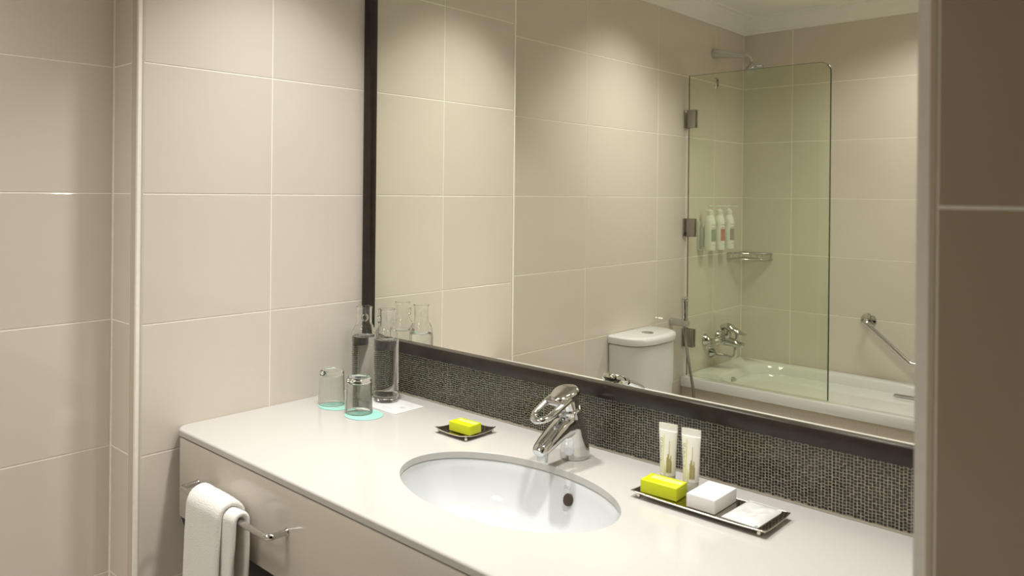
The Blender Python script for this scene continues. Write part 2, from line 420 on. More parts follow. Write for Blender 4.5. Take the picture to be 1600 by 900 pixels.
# ------------------------------------------------------------------ tap
FX, FY = .7550, -.0555
ta = thing('basin_mixer_tap', 'chrome single-lever mixer tap behind the oval basin', 'tap', (FX, FY, ZK))
bm = bmesh.new()
sec = [(-.006, 0, .0295, .036), (-.006, .006, .0295, .036), (-.008, .03, .0275, .033), (-.014, .06, .0260, .0295), (-.022, .085, .0250, .0270), (-.030, .107, .0245, .0255)]
loft(bm, [[(rx*math.cos(2*PI*k/40), y+ry*math.sin(2*PI*k/40), z-(ry*math.sin(2*PI*k/40))*min(1, z/.107)*-.25) for k in range(40)] for y, z, rx, ry in sec])
sp = [(-.012, .068, .0250, .026), (-.035, .0745, .0250, .0250), (-.06, .070, .0240, .0215), (-.085, .060, .0225, .0180), (-.110, .0485, .0205, .0155), (-.128, .040, .0180, .0135), (-.137, .0345, .0130, .0095)]
rg = []
for i, (y, z, rx, rz_) in enumerate(sp):
    a = sp[max(i-1, 0)]; b = sp[min(i+1, len(sp)-1)]
    tv = Vector((0, b[0]-a[0], b[1]-a[1])).normalized(); nv = Vector((1, 0, 0)).cross(tv)
    rg.append([Vector((0, y, z))+Vector((1, 0, 0))*rx*math.cos(2*PI*k/40)+nv*rz_*math.sin(2*PI*k/40) for k in range(40)])
loft(bm, rg)
body = finish('body', bm, m_chrome, ta, smooth=180)
md = body.modifiers.new('remesh', 'REMESH'); md.mode = 'VOXEL'; md.voxel_size = .0016; md.use_smooth_shade = True
md = body.modifiers.new('smooth', 'SMOOTH'); md.factor = .6; md.iterations = 14
bm = bmesh.new(); lathe(bm, [(0, 0), (.0105, 0), (.0112, .002), (.0112, .018), (0, .018)], 28, M4=align((0, -.122, .016), (0, .12, 1))); finish('aerator', bm, m_chrome, ta)
axis = Vector((0, -.26, 1)).normalized()
bm = bmesh.new(); lathe(bm, [(0, 0), (.0262, 0), (.0280, .0015), (.0280, .004), (.0262, .006), (0, .006)], 44, M4=align((0, -.030, .103), axis)); finish('collar', bm, m_chrome, ta)
bm = bmesh.new(); lathe(bm, [(0, 0), (.0232, 0), (.0240, .02), (.0232, .034), (0, .034)], 44, M4=align((0, -.0312, .108), axis)); finish('cartridge_cap', bm, m_chrome, ta)
# lever: domed head and open loop, built flat (s forward) then tilted
ML = Matrix.Translation((0, -.040, .140)) @ Matrix.Rotation(math.radians(17), 4, 'X')
bm = bmesh.new()
def head(sc, z):
    out = []
    for k in range(48):
        a = 2*PI*k/48; xx, yy = .0275*math.cos(a), .0275*math.sin(a)
        if yy < 0: yy *= 1.65; xx *= 1-.10*(min(1, -yy/.0454))**2
        out.append((xx*sc, yy*sc-.004*(1-sc), z))
    return out
loft(bm, [head(.93, -.009), head(1.0, -.004), head(1.02, .001), head(.99, .005), head(.94, .0075), head(.82, .0088), head(.5, .0096), head(.15, .0099)])
U = [(-.0205, -.020, -.001), (-.0205, -.050, -.002), (-.0195, -.078, -.004), (-.0165, -.094, -.0055), (-.009, -.1045, -.0062), (0, -.1075, -.0064), (.009, -.1045, -.0062), (.0165, -.094, -.0055), (.0195, -.078, -.004), (.0205, -.050, -.002), (.0205, -.020, -.001)]
tube(bm, smooth_path(U, 5), .0064, 14, rx=.0078)
tube(bm, [(-.018, -.042, -.001), (.018, -.042, -.001)], .0064, 12)
bmesh.ops.transform(bm, matrix=ML, verts=bm.verts)
finish('lever', bm, m_chrome, ta, smooth=45)
bm = bmesh.new(); lathe(bm, [(0, .001), (.005, .001), (.0056, 0), (0, 0)], 20, M4=align((0, -.0565, .1135), (0, -1, .35))); finish('temperature_mark', bm, m_print, ta)

# ------------------------------------------------------------------ water carafes, tumblers, coasters, card
c = bx('printed_card', .1203, .275, -.136, -.031, 0, .0016, m_white, None, .0003, 1); c.location = (0, 0, ZK)
tag(c, 'white printed card lying under the right-hand water carafe', 'card')
bm = bmesh.new(); lathe(bm, [(0, .0002), (.0075, .0002), (.0075, 0), (0, 0)], 24, .2445, -.081, .0016); finish('emblem', bm, m_palep, c)
for (a, b, y) in ((.197, .234, -.107), (.227, .254, -.053), (.204, .228, -.118)):
    bx('print_line', a, b, y-.0013, y+.0013, .0016, .00175, m_palep, c)

ZW = .1640          # water level inside
LOW = [(0, 0), (.0285, 0), (.0318, .0015), (.0332, .006), (.0334, .012), (.0334, .0186), (.0325, .0189), (.0250, .0180), (0, .0172)]
MID = [(0, .0174), (.0250, .0182), (.0325, .0191), (.0334, .0193), (.0334, .158), (.0331, ZW), (.0300, ZW-.0002), (.0285, ZW-.0012), (0, ZW-.0014)]
UP = [(.0331, ZW+.0002), (.0329, .168), (.0315, .176), (.0290, .184), (.0252, .1905), (.0220, .1945), (.0208, .199), (.0205, .205), (.0205, .236), (.0212, .2395), (.0225, .2415), (.0225, .2435), (.0210, .2440),
      (.0192, .2435), (.0184, .240), (.0181, .205), (.0186, .198), (.0225, .1918), (.0262, .185), (.0290, .176), (.0304, .168), (.0308, ZW+.0002)]
def carafe(label, x, y, z, rz):
    t = thing('water_carafe', label, 'carafe', (x, y, z), rz, 'water carafes in the corner')
    bm = bmesh.new(); lathe(bm, UP+[UP[0]], 56); bmesh.ops.remove_doubles(bm, verts=bm.verts, dist=1e-6); finish('glass_neck', bm, m_glass, t, smooth=60)
    bm = bmesh.new(); lathe(bm, MID, 56); finish('water', bm, m_water, t, smooth=60)
    bm = bmesh.new(); lathe(bm, LOW, 56); finish('glass_base', bm, m_glass, t, smooth=60)
    bm = bmesh.new()   # small glass finger ring fused to the neck, on local +x
    pts = [Vector((.0215, .0085*math.cos(a), .217+.0085*math.sin(a))) for a in [2*PI*q/28 for q in range(28)]]
    rings = []
    for q, pnt in enumerate(pts):
        rad = (pnt-Vector((.0215, 0, .217))).normalized()
        rings.append([pnt+rad*.0022*math.cos(2*PI*j/10)+Vector((1, 0, 0))*.0028*math.sin(2*PI*j/10) for j in range(10)])
    loft(bm, rings, closed=True); finish('neck_ring', bm, m_glass, t, smooth=180)
    def wrap(xx, yy):
        a = -.55+yy/.0336
        return Vector((.0336*math.cos(a), .0336*math.sin(a), .062+xx))
    text('side_lettering', 'WATER', .011, m_print, t, wrap, 1.3)
    return t
carafe('clear glass water carafe standing on the white printed card', .1638, -.0654, ZK+.0016, math.radians(-120))
carafe('clear glass water carafe nearest the tiled corner, behind the tumblers', .0809, -.0725, ZK, math.radians(-38))

def tumbler(label, x, y):
    # stands upside down: rim at the bottom, thick base on top
    t = thing('tumbler', label, 'glass', (x, y, ZK+.0022), 0, 'upturned tumblers')
    bm = bmesh.new()
    pr = [(.0345, 0), (.0352, .0008), (.0352, .002), (.0318, .080), (.0312, .085), (.0285, .0885), (.0250, .0892), (.0215, .0872), (0, .0862), ]
    inn = [(0, .0725), (.0240, .0730), (.0285, .0760), (.0297, .0740), (.0332, .002), (.0338, .0006)]
    lathe(bm, pr+inn+[pr[0]], 56)
    bmesh.ops.remove_doubles(bm, verts=bm.verts, dist=1e-6)
    finish('glass_wall', bm, m_tumbler, t, smooth=50)
    return t
def coaster(label, x, y):
    bm = bmesh.new(); lathe(bm, [(0, 0), (.0475, 0), (.0485, .0008), (.0485, .0014), (.0475, .0021), (.0330, .0021), (.0325, .0015), (0, .0015)], 56)
    o = finish('coaster', bm, m_teal, None, smooth=30); o.location = (x, y, ZK)
    tag(o, label, 'coaster', 'teal coasters')
coaster('round teal coaster under the tumbler closest to the tiled wall', .1106, -.1907)
coaster('round teal coaster under the tumbler next to the printed card', .2244, -.1952)
tumbler('green-tinted upturned tumbler closest to the tiled wall', .0917, -.1923)
tumbler('green-tinted upturned tumbler standing in front of the carafes', .2005, -.1918)

# ------------------------------------------------------------------ soap dish, soap boxes, tray
def dish(label, name, cat, x0, x1, y0, y1, z, curl, rz=0, power=2.2, n=24):
    cx_, cy_ = (x0+x1)/2, (y0+y1)/2; a, b = (x1-x0)/2, (y1-y0)/2
    t = thing(name, label, cat, (cx_, cy_, ZK), rz)
    def hgt(u, v): return z+curl*(abs(u)**3*abs(v)**3*.6+.4*(abs(u)**4+abs(v)**4)*.5)
    bm = bmesh.new(); T = [[bm.verts.new((a*u, b*v, hgt(u, v))) for v in [-1+2*j/n for j in range(n+1)]] for u in [-1+2*i/n for i in range(n+1)]]
    Bt = [[bm.verts.new((a*u, b*v, hgt(u, v)-.0018)) for v in [-1+2*j/n for j in range(n+1)]] for u in [-1+2*i/n for i in range(n+1)]]
    for i in range(n):
        for j in range(n):
            bm.faces.new((T[i][j], T[i+1][j], T[i+1][j+1], T[i][j+1])); bm.faces.new((Bt[i][j], Bt[i][j+1], Bt[i+1][j+1], Bt[i+1][j]))
    for i in range(n):
        bm.faces.new((T[i][0], Bt[i][0], Bt[i+1][0], T[i+1][0])); bm.faces.new((T[i][n], T[i+1][n], Bt[i+1][n], Bt[i][n]))
        bm.faces.new((T[0][i], T[0][i+1], Bt[0][i+1], Bt[0][i])); bm.faces.new((T[n][i], Bt[n][i], Bt[n][i+1], T[n][i+1]))
    finish('plate', bm, m_bronze, t, smooth=40)
    bm = bmesh.new(); e = [-1+2*i/n for i in range(n+1)]
    loop = [(a*u, -b, hgt(u, -1)-.0009) for u in e[:-1]]+[(a, b*v, hgt(1, v)-.0009) for v in e[:-1]]+[(-a*u, b, hgt(-u, 1)-.0009) for u in e[:-1]]+[(-a, -b*v, hgt(-1, -v)-.0009) for v in e[:-1]]
    L = [Vector(p) for p in loop]; rings = []
    for i, p in enumerate(L):
        o2 = Vector((1 if abs(p.x-a) < 1e-6 else (-1 if abs(p.x+a) < 1e-6 else 0), 1 if abs(p.y-b) < 1e-6 else (-1 if abs(p.y+b) < 1e-6 else 0), 0)).normalized()
        rings.append([p+o2*.0011*math.cos(2*PI*k/8)+Vector((0, 0, 1))*.0013*math.sin(2*PI*k/8) for k in range(8)])
    loft(bm, rings, closed=True); finish('rim', bm, m_rim, t, smooth=60)
    for sx in (-1, 1):
        for sy in (-1, 1):
            fz = hgt(.9, .88)-.0018
            rr = min(.0035, fz/2)
            bm = bmesh.new(); lathe(bm, [(0, 0), (rr*.7, fz*.12), (rr, fz*.45), (rr*.6, fz*.85), (rr*.5, fz), (0, fz)], 16, sx*a*.90, sy*b*.88, 0)
            finish('foot', bm, m_rim, t, smooth=80)
    return t
dish('small square nickel soap dish with curled corners left of the tap', 'soap_dish', 'soap dish', .4425, .5373, -.1650, -.0612, .0078, .0068)
dish('long rectangular nickel amenity tray in front of the mosaic', 'amenity_tray', 'tray', .9510, 1.1912, -.1723, -.0630, .0105, .0028)

def soap(label, x, y, z, l, d, h, rz):
    t = thing('soap_box', label, 'soap', (x, y, z), rz, 'lime green soap boxes')
    bx('carton', -l/2, l/2, -d/2, d/2, 0, h, m_lime, t, .0016, 3)
    bx('label_band', -l*.36, l*.46, -d*.04, d*.30, h, h+.00015, m_limeband, t)
    text('lettering', 'FACIAL SOAP', l*.095, m_limetext, t, lambda a, b: Vector((l*.06+a, d*.13+b, h+.0003)))
    return t
soap('small lime green soap box lying on the square dish', .5037, -.1295, ZK+.0102, .0625, .0415, .0215, math.radians(2))
soap('lime green soap box lying on the left end of the long tray', .9988, -.1406, ZK+.0118, .0690, .0460, .0235, math.radians(3))

# white carton
t = thing('white_carton', 'plain white square carton in the middle of the long tray', 'box', (1.0796, -.1209, ZK+.0116), 0)
bx('carton_body', -.0255, .0255, -.0440, .0440, 0, .0222, m_white, t, .0007, 2)
bx('lid_flap', -.0252, .0252, -.0437, .0437, .0224, .0231, m_white, t, .0003, 1)
text('lettering', 'amenity', .0062, m_palep, t, lambda a, b: Vector((-.004+a, -.033+b, .02325)))

# sachet
t = thing('sachet', 'flat glossy white sachet at the right end of the long tray', 'sachet', (1.1479, -.1099, ZK+.0112), math.radians(-2))
bm = bmesh.new(); n = 22; a, b = .0305, .0545
def zs(u, v):
    e = max(0, (1-abs(u)**6))*max(0, (1-abs(v/.86)**6)) if abs(v) < .86 else 0
    return .0006+.0052*e*(1+.35*noise.noise((u*2.3, v*3.1, 4)))
G = [[[bm.verts.new((a*u, b*v, (zs(u, v) if s else .0))) for v in [-1+2*j/n for j in range(n+1)]] for u in [-1+2*i/n for i in range(n+1)]] for s in (1, 0)]
for i in range(n):
    for j in range(n):
        for s in (0, 1): bm.faces.new((G[s][i][j], G[s][i+1][j], G[s][i+1][j+1], G[s][i][j+1]))
for i in range(n):
    for p, q, r_, s_ in (((i, 0), (i+1, 0), (i+1, 0), (i, 0)), ((i, n), (i+1, n), (i+1, n), (i, n)), ((0, i), (0, i+1), (0, i+1), (0, i)), ((n, i), (n, i+1), (n, i+1), (n, i))):
        bm.faces.new((G[0][p[0]][p[1]], G[0][q[0]][q[1]], G[1][r_[0]][r_[1]], G[1][s_[0]][s_[1]]))
finish('pouch', bm, m_packet, t, smooth=50)
text('lettering', 'SHOWER CAP', .0056, m_print, t, lambda x, y: Vector((.000+x, .038+y, zs(x/a, (.038+y)/b)+.0004)))
text('lettering', 'one size\nfor all', .0056, m_palep, t, lambda x, y: Vector((-.006+x, -.014+y, zs((-.006+x)/a, (-.014+y)/b)+.0004)))
bx('corner_mark', .0245, .0285, -.0520, -.0470, .0007, .0010, m_print, t)

# two tubes standing on their caps
def tube_thing(label, x, y, rz):
    t = thing('toiletry_tube', label, 'tube', (x, y, ZK+.0112), rz, 'white toiletry tubes on the tray')
    n = 36; H0, H1 = .0175, .1130
    def section(z):
        f = (z-H0)/(H1-H0); hw = .0140+(.0182-.0140)*f**1.2; th = .0140*(1-f)**.75+.0009*f
        return hw, max(th, .0008)
    bm = bmesh.new(); rings = []
    zs_ = [H0+(.0995-H0)*i/18 for i in range(19)]+[.1000, .1065, H1]
    for z in zs_:
        hw, th = section(min(z, .0995))
        if z > .0998: th = .0010
        rings.append([(hw*math.cos(2*PI*k/n), th*math.sin(2*PI*k/n), z) for k in range(n)])
    loft(bm, rings); finish('sleeve', bm, m_tube, t, smooth=40)
    bm = bmesh.new(); lathe(bm, [(0, 0), (.0125, 0), (.0135, .0008), (.0138, .0165), (.0130, .0176), (0, .0176)], 40); finish('cap', bm, m_cap, t, smooth=40)
    def wrap(u, z):
        hw, th = section(z); s = max(-.97, min(.97, u/hw)); return Vector((hw*s, -(th+.0003)*math.sqrt(1-s*s)-.0001, z))
    text('lettering', 'CIYMMETZI', .0086, m_gold, t, lambda a_, b_: wrap(-.0108-b_*.9, .064+a_), 1.0)
    def strip(name, u0, u1, z0, z1, m, ni=4):
        bm = bmesh.new(); G = [[bm.verts.new(wrap(u0+(u1-u0)*i/ni, z0+(z1-z0)*j/8)) for j in range(9)] for i in range(ni+1)]
        for i in range(ni):
            for j in range(8): bm.faces.new((G[i][j], G[i+1][j], G[i+1][j+1], G[i][j+1]))
        return finish(name, bm, m, t, smooth=0)
    strip('lime_stripe', -.0072, -.0056, .022, .093, m_yel)
    for u, z1 in ((-.0125, .050), (-.0100, .042), (-.0035, .040), (-.0016, .036)): strip('lime_stripe', u, u+.0009, .019, z1, m_yel, 2)
    for u, wd, z1 in ((.0006, .0012, .052), (.0022, .0018, .058), (.0042, .0008, .082), (.0056, .0014, .050), (.0074, .0012, .056), (.0088, .0008, .046)):
        strip('tower_print', u, u+wd, .024, z1, m_gold, 2)
    return t
tube_thing('white toiletry tube standing behind the lime green soap box', .9787, -.0864, math.radians(10))
tube_thing('white toiletry tube standing next to the white carton', 1.0241, -.0862, math.radians(10))

# ------------------------------------------------------------------ towel rail and hand towel on the counter front
RY, RZ = -.634, .753
t = thing('towel_rail', 'chrome towel rail fixed to the counter front', 'towel rail', (.2885, -.5903, RZ))
bm = bmesh.new(); tube(bm, fillet([(-.171, 0, 0), (-.171, RY+.5903, 0), (.1705, RY+.5903, 0), (.1705, 0, 0)], .013, 8), .0062, 18); finish('bar', bm, m_chrome, t, smooth=50)
for sx in (-.171, .1705):
    bm = bmesh.new(); lathe(bm, [(0, 0), (.0075, 0), (.0075, .002), (0, .002)], 24, M4=align((sx, -.0001, 0), (0, -1, 0))); finish('mount', bm, m_chrome, t)
tw = thing('hand_towel', 'folded white terry hand towel hanging over the towel rail', 'towel', (0, RY, RZ))
def drape(name, x0, x1, rad, th, zf, zb, seed, lean=0.):
    path = []
    nf = 22
    for i in range(nf): path.append((-rad-.006*math.sin(PI*i/nf)-lean*(nf-i)/nf, zf+(0-zf)*i/nf))
    for i in range(11): a = PI-PI*i/10; path.append((rad*math.cos(a), rad*math.sin(a)))
    for i in range(1, nf+1): path.append((rad+.002*i/nf, zb*i/nf))
    bm = bmesh.new(); rings = []; NX = 20
    for i, (y, z) in enumerate(path):
        a = path[max(i-1, 0)]; b = path[min(i+1, len(path)-1)]
        tv = Vector((0, b[0]-a[0], b[1]-a[1])).normalized(); nv = Vector((1, 0, 0)).cross(tv)  # thickness direction
        ring = []; h = th/2
        prof_ = [(x0+h+(x1-x0-th)*k/NX, h) for k in range(NX+1)]+[(x1-h+h*math.sin(PI*k/8), h*math.cos(PI*k/8)) for k in range(1, 8)]
        prof_ += [(x1-h-(x1-x0-th)*k/NX, -h) for k in range(NX+1)]+[(x0+h-h*math.sin(PI*k/8), -h*math.cos(PI*k/8)) for k in range(1, 8)]
        for xx, nn in prof_:
            w_ = .0022*noise.noise((xx*22+seed, y*30, z*11))+.0008*noise.noise((xx*90, y*90+seed, z*90))
            ring.append(Vector((xx+.004*noise.noise((seed, z*9, .3)), y, z))+nv*(nn+w_+(.0004*noise.noise((xx*400, y*400, z*400)))))
        rings.append(ring)
    loft(bm, rings); return finish(name, bm, m_towel, tw, smooth=180)
drape('inner_fold', .210, .3645, .0150, .0115, -.36, -.33, 3.1)
drape('outer_fold', .203, .3325, .0278, .0125, -.37, -.34, 8.4, .004)

# ------------------------------------------------------------------ toilet beside the recess wall (seen in the mirror)
t = thing('toilet', 'white close-coupled toilet with a D-shaped cistern against the tiled wall', 'toilet', (XR, -1.6938, .002))
def dshape(dep, hw, z, x0=.004, n=26):
    out = []
    for k in range(n+1):
        a = -PI/2+PI*k/n; cx_ = math.copysign(abs(math.cos(a))**.62, math.cos(a)); sy = math.copysign(abs(math.sin(a))**.75, math.sin(a))
        out.append((x0+.045+(dep-.045-x0)*cx_, hw*sy, z))
    return out+[(x0, hw, z), (x0, -hw, z)]
bm = bmesh.new(); loft(bm, [dshape(.148, .170, .40), dshape(.152, .175, .44), dshape(.158, .181, .60), dshape(.160, .183, .755), dshape(.157, .180, .7585)]); finish('cistern', bm, m_ceramic, t, smooth=40)
bm = bmesh.new(); loft(bm, [dshape(.162, .186, .7615, .002), dshape(.167, .190, .764, .002), dshape(.169, .191, .780, .002), dshape(.166, .189, .790, .002), dshape(.158, .182, .7955, .002), dshape(.145, .170, .797, .002)]); finish('cistern_lid', bm, m_ceramic, t, smooth=40)
bm = bmesh.new(); lathe(bm, [(0, .004), (.022, .0035), (.026, .001), (.026, 0), (0, 0)], 32, .085, 0, .797); finish('flush_button', bm, m_chrome, t)
def egg(dep0, dep1, hw, z, n=40): 
    return [((dep0+dep1)/2+(dep1-dep0)/2*math.cos(2*PI*k/n), hw*math.sin(2*PI*k/n)*(1-.12*math.cos(2*PI*k/n)), z) for k in range(n)]
bm = bmesh.new(); loft(bm, [egg(.02, .46, .12, 0), egg(.02, .47, .125, .10), egg(.02, .55, .15, .24), egg(.02, .63, .178, .36), egg(.02, .64, .182, .398)]); finish('pan', bm, m_ceramic, t, smooth=60)
bm = bmesh.new(); loft(bm, [egg(.17, .645, .186, .400), egg(.17, .650, .188, .408), egg(.17, .645, .186, .418), egg(.19, .60, .15, .424)]); finish('seat_lid', bm, m_ceramic, t, smooth=60)

# hand bidet sprayer on its wall holder
t = thing('hand_bidet_sprayer', 'chrome hand sprayer with hose on the wall between toilet and bath', 'sprayer', (XR, -2.0695, .7975))
bm = bmesh.new(); lathe(bm, [(0, .0), (.018, 0), (.018, .004), (.0175, .008), (.0165, .058), (.018, .062), (.018, .086), (.014, .089), (0, .085)], 32, M4=align((.0005, 0, 0), (1, 0, 0))); finish('holder', bm, m_chrome, t, smooth=40)
bm = bmesh.new(); tube(bm, [(.070, .0, -.02), (.070, 0, .03), (.0695, 0, .06), (.069, 0, .085), (.068, .001, .105), (.068, .003, .118)], [.011, .0125, .0125, .0115, .0135, .011], 18)
lathe(bm, [(0, 0), (.012, 0), (.0135, .004), (.012, .018), (0, .018)], 24, M4=align((.066, -.004, .112), (.85, -.35, .2)))
finish('spray_handle', bm, m_chrome, t, smooth=50)
bm = bmesh.new(); tube(bm, smooth_path([(.070, 0, -.02), (.072, -.01, -.09), (.078, -.035, -.20), (.085, -.065, -.33), (.080, -.080, -.45), (.050, -.075, -.53), (.012, -.05, -.55)], 8), .0068, 12); finish('hose', bm, m_steel, t, smooth=60)
bm = bmesh.new(); lathe(bm, [(0, 0), (.02, 0), (.02, .005), (.01, .01), (.01, .02), (0, .02)], 24, M4=align((.0005, -.05, -.55), (1, 0, 0))); finish('wall_valve', bm, m_chrome, t)

# ------------------------------------------------------------------ bath
ZR = .5165; BYF = -2.168
t = thing('bathtub', 'white built-in bathtub along the far wall behind the glass screen', 'bathtub', (0, 0, 0))
bm = bmesh.new()
X0, X1, Y0, Y1 = XR+.001, W-.001, YB+.001, BYF
rings = [rrect(X0, X1, Y0, Y1, .004, ZR-.046), rrect(X0, X1, Y0, Y1, .004, ZR-.006), rrect(X0+.004, X1-.004, Y0+.002, Y1-.004, .006, ZR),
         rrect(-.015, 1.445, Y0+.062, Y1-.050, .17, ZR), rrect(-.004, 1.430, Y0+.070, Y1-.060, .17, ZR-.008), rrect(.014, 1.395, Y0+.082, Y1-.072, .17, ZR-.07),
         rrect(.055, 1.28, Y0+.105, Y1-.095, .17, ZR-.24), rrect(.14, 1.18, Y0+.135, Y1-.125, .16, ZR-.36), rrect(.20, 1.12, Y0+.19, Y1-.18, .12, ZR-.395)]
loft(bm, rings); finish('tub_shell', bm, m_ceramic, t, smooth=50)
bm = bmesh.new(); lathe(bm, [(0, .012), (.020, .011), (.026, .007), (.028, 0), (0, 0)], 32, M4=align((.008, -2.47, .462), (1, 0, .25))); finish('overflow_cap', bm, m_chrome, t)
bm = bmesh.new(); tube(bm, fillet([(.655, -2.775, .452), (.655, -2.735, .478), (.90, -2.735, .478), (.90, -2.775, .452)], .012), .008, 14); finish('grip_handle', bm, m_chrome, t, smooth=50)
ap = bx('apron_wall', XR+.001, W-.001, YB+.25, BYF-.016, 0, ZR-.0465, m_grout, t)
for a0, a1 in ((XR+.001, .1322), (.1322, .7322), (.7322, 1.3322), (1.3322, W-.001)):
    for z0, z1 in ((0, .2), (.2, ZR-.048)):
        o = bpy.data.objects.new('tile', tile_mesh(a1-a0-.0032, z1-z0-.0032)); C.objects.link(o)
        Mx = Matrix(((-1, 0, 0), (0, 0, 1), (0, 1, 0))).to_4x4(); Mx.translation = ((a0+a1)/2, BYF-.014, (z0+z1)/2); o.matrix_world = Mx; o.parent = ap

# glass screen with its three wall hinges
GY = -2.2050
t = thing('shower_screen', 'green-tinted glass shower screen with rounded corner on the bath rim', 'shower screen', (0, GY, 0))
gx0, gx1, gz0, gz1 = -.112, .5330, ZR+.004, 2.0
ol = [(gx0, gz0), (gx1, gz0)]+[(gx1-.045+.045*math.cos(a), gz1-.045+.045*math.sin(a)) for a in [PI/2*k/10 for k in range(11)]]+[(gx0, gz1)]
bm = bmesh.new(); loft(bm, [[(x, y, z) for x, z in ol] for y in (-.004, .004)]); finish('glass_pane', bm, m_screen, t, smooth=20)
m_edge = mat('dark_green_glass_edge', (.07, .085, .05), .15)
bm = bmesh.new(); tube(bm, [(gx1, 0, gz0)]+[(x, 0, z) for x, z in ol[2:8]], .0029, 8); finish('pane_edge', bm, m_edge, t, smooth=40)
bm = bmesh.new(); tube(bm, [(x, 0, z) for x, z in ol[7:]], .0009, 8); finish('pane_edge', bm, m_edge, t, smooth=40)
bm = bmesh.new(); tube(bm, [(gx0-.0003, 0, gz0), (gx0-.0003, 0, gz1)], .0024, 8); finish('pane_edge', bm, m_edge, t)
bm = bmesh.new(); tube(bm, [(gx0, 0, gz0-.0005), (gx1, 0, gz0-.0005)], .0035, 6); finish('seal', bm, m_screen, t)
for z in (1.786, 1.250, .706):
    bm = bmesh.new(); box(bm, XR+.0005, -.074, .0045, .0145, z-.045, z+.045, .0018); box(bm, XR+.0005, -.074, -.0145, -.0045, z-.045, z+.045, .0018); box(bm, XR+.0004, XR+.008, -.025, .025, z-.045, z+.045, .001)
    finish('hinge', bm, m_steel, t)

# ------------------------------------------------------------------ shower fittings on the recess wall
t = thing('fixed_shower', 'chrome fixed shower head on a tapered arm high on the wall', 'shower head', (XR, -2.5040, 2.151))
bm = bmesh.new(); lathe(bm, [(0, 0), (.0265, 0), (.0275, .004), (.026, .012), (.0215, .05), (.0165, .10), (.013, .145), (.0115, .16), (0, .16)], 40, M4=align((.0005, 0, 0), (1, 0, -.17))); finish('tapered_arm', bm, m_chrome, t, smooth=40)
bm = bmesh.new(); tube(bm, smooth_path([(.15, 0, -.0255), (.172, 0, -.031), (.188, 0, -.043), (.196, 0, -.060)], 6), .0105, 18); finish('elbow', bm, m_chrome, t, smooth=60)
hd = Vector((.30, .03, -.95)).normalized(); hp = Vector((.194, 0, -.056))
bm = bmesh.new(); lathe(bm, [(0, 0), (.011, 0), (.0125, .006), (.011, .012), (.018, .018), (.034, .032), (.0455, .044), (.048, .050), (.046, .054), (.044, .052), (0, .052)], 44, M4=align(hp, hd)); finish('spray_bell', bm, m_chrome, t, smooth=35)
bm = bmesh.new(); lathe(bm, [(0, .0015), (.043, .0015), (.0435, 0), (0, 0)], 40, M4=align(hp+hd*.0525, hd)); finish('spray_face', bm, m_head, t)

t = thing('clothes_line_plate', 'small oval chrome wall plate below the shower head', 'wall hook', (XR, -2.537, 2.002))
bm = bmesh.new(); lathe(bm, [(0, .008), (.014, .008), (.019, .005), (.021, 0), (0, 0)], 32, M4=align((.0005, 0, 0), (1, 0, 0)) @ Matrix.Scale(1.45, 4, (1, 0, 0))); finish('plate', bm, m_chrome, t)
for dz in (-.013, .013):
    bm = bmesh.new(); lathe(bm, [(0, .0012), (.0055, .0012), (.006, 0), (0, 0)], 16, M4=align((.0085, 0, dz), (1, 0, 0))); finish('hole', bm, m_dark, t)

t = thing('bath_mixer', 'chrome lever bath mixer with a looped outlet pipe over the bath', 'mixer tap', (XR, -2.5077, .6634))
for dy in (.074, -.074):
    bm = bmesh.new(); lathe(bm, [(0, 0), (.030, 0), (.031, .003), (.027, .012), (.017, .022), (.0125, .028), (.0125, .045), (0, .045)], 36, M4=align((.0005, dy, 0), (1, 0, 0))); finish('wall_rose', bm, m_chrome, t, smooth=40)
bm = bmesh.new()
tube(bm, smooth_path([(.050, .088, -.004), (.062, .055, .0), (.066, 0, .002), (.062, -.055, 0), (.050, -.088, -.004)], 6), .021, 20, rx=.024)
tube(bm, smooth_path([(.060, 0, .002), (.095, 0, -.002), (.135, 0, -.010), (.165, 0, -.017)], 6), [.027]*7+[.023]*6+[.016]*6, 20, rx=.026)
finish('body', bm, m_chrome, t, smooth=50)
bm = bmesh.new(); lathe(bm, [(0, 0), (.026, 0), (.028, .010), (.028, .030), (.025, .038), (0, .038)], 36, M4=align((.078, 0, .014), (.05, 0, 1))); finish('cartridge_cap', bm, m_chrome, t, smooth=40)
bm = bmesh.new()
tube(bm, smooth_path([(.058, 0, .066), (.085, 0, .072), (.115, 0, .064), (.150, 0, .048), (.176, 0, .040)], 5), [.014]*5+[.019]*5+[.013]*5+[.0065]*6, 18, rx=.025)
finish('lever', bm, m_chrome, t, smooth=50)
bm = bmesh.new(); lathe(bm, [(0, 0), (.008, 0), (.008, .03), (.011, .031), (.011, .038), (0, .038)], 20, M4=align((.135, 0, .004), (0, 0, 1))); finish('diverter_knob', bm, m_chrome, t)
bm = bmesh.new(); tube(bm, fillet([(.128, 0, -.022), (.128, 0, -.088), (.010, 0, -.074)], .022, 8), .0092, 16); finish('outlet_pipe', bm, m_chrome, t, smooth=50)
bm = bmesh.new(); lathe(bm, [(0, 0), (.029, 0), (.030, .003), (.024, .012), (.014, .02), (.011, .026), (0, .026)], 36, M4=align((.0005, 0, -.073), (1, 0, 0))); finish('wall_rose', bm, m_chrome, t, smooth=40)

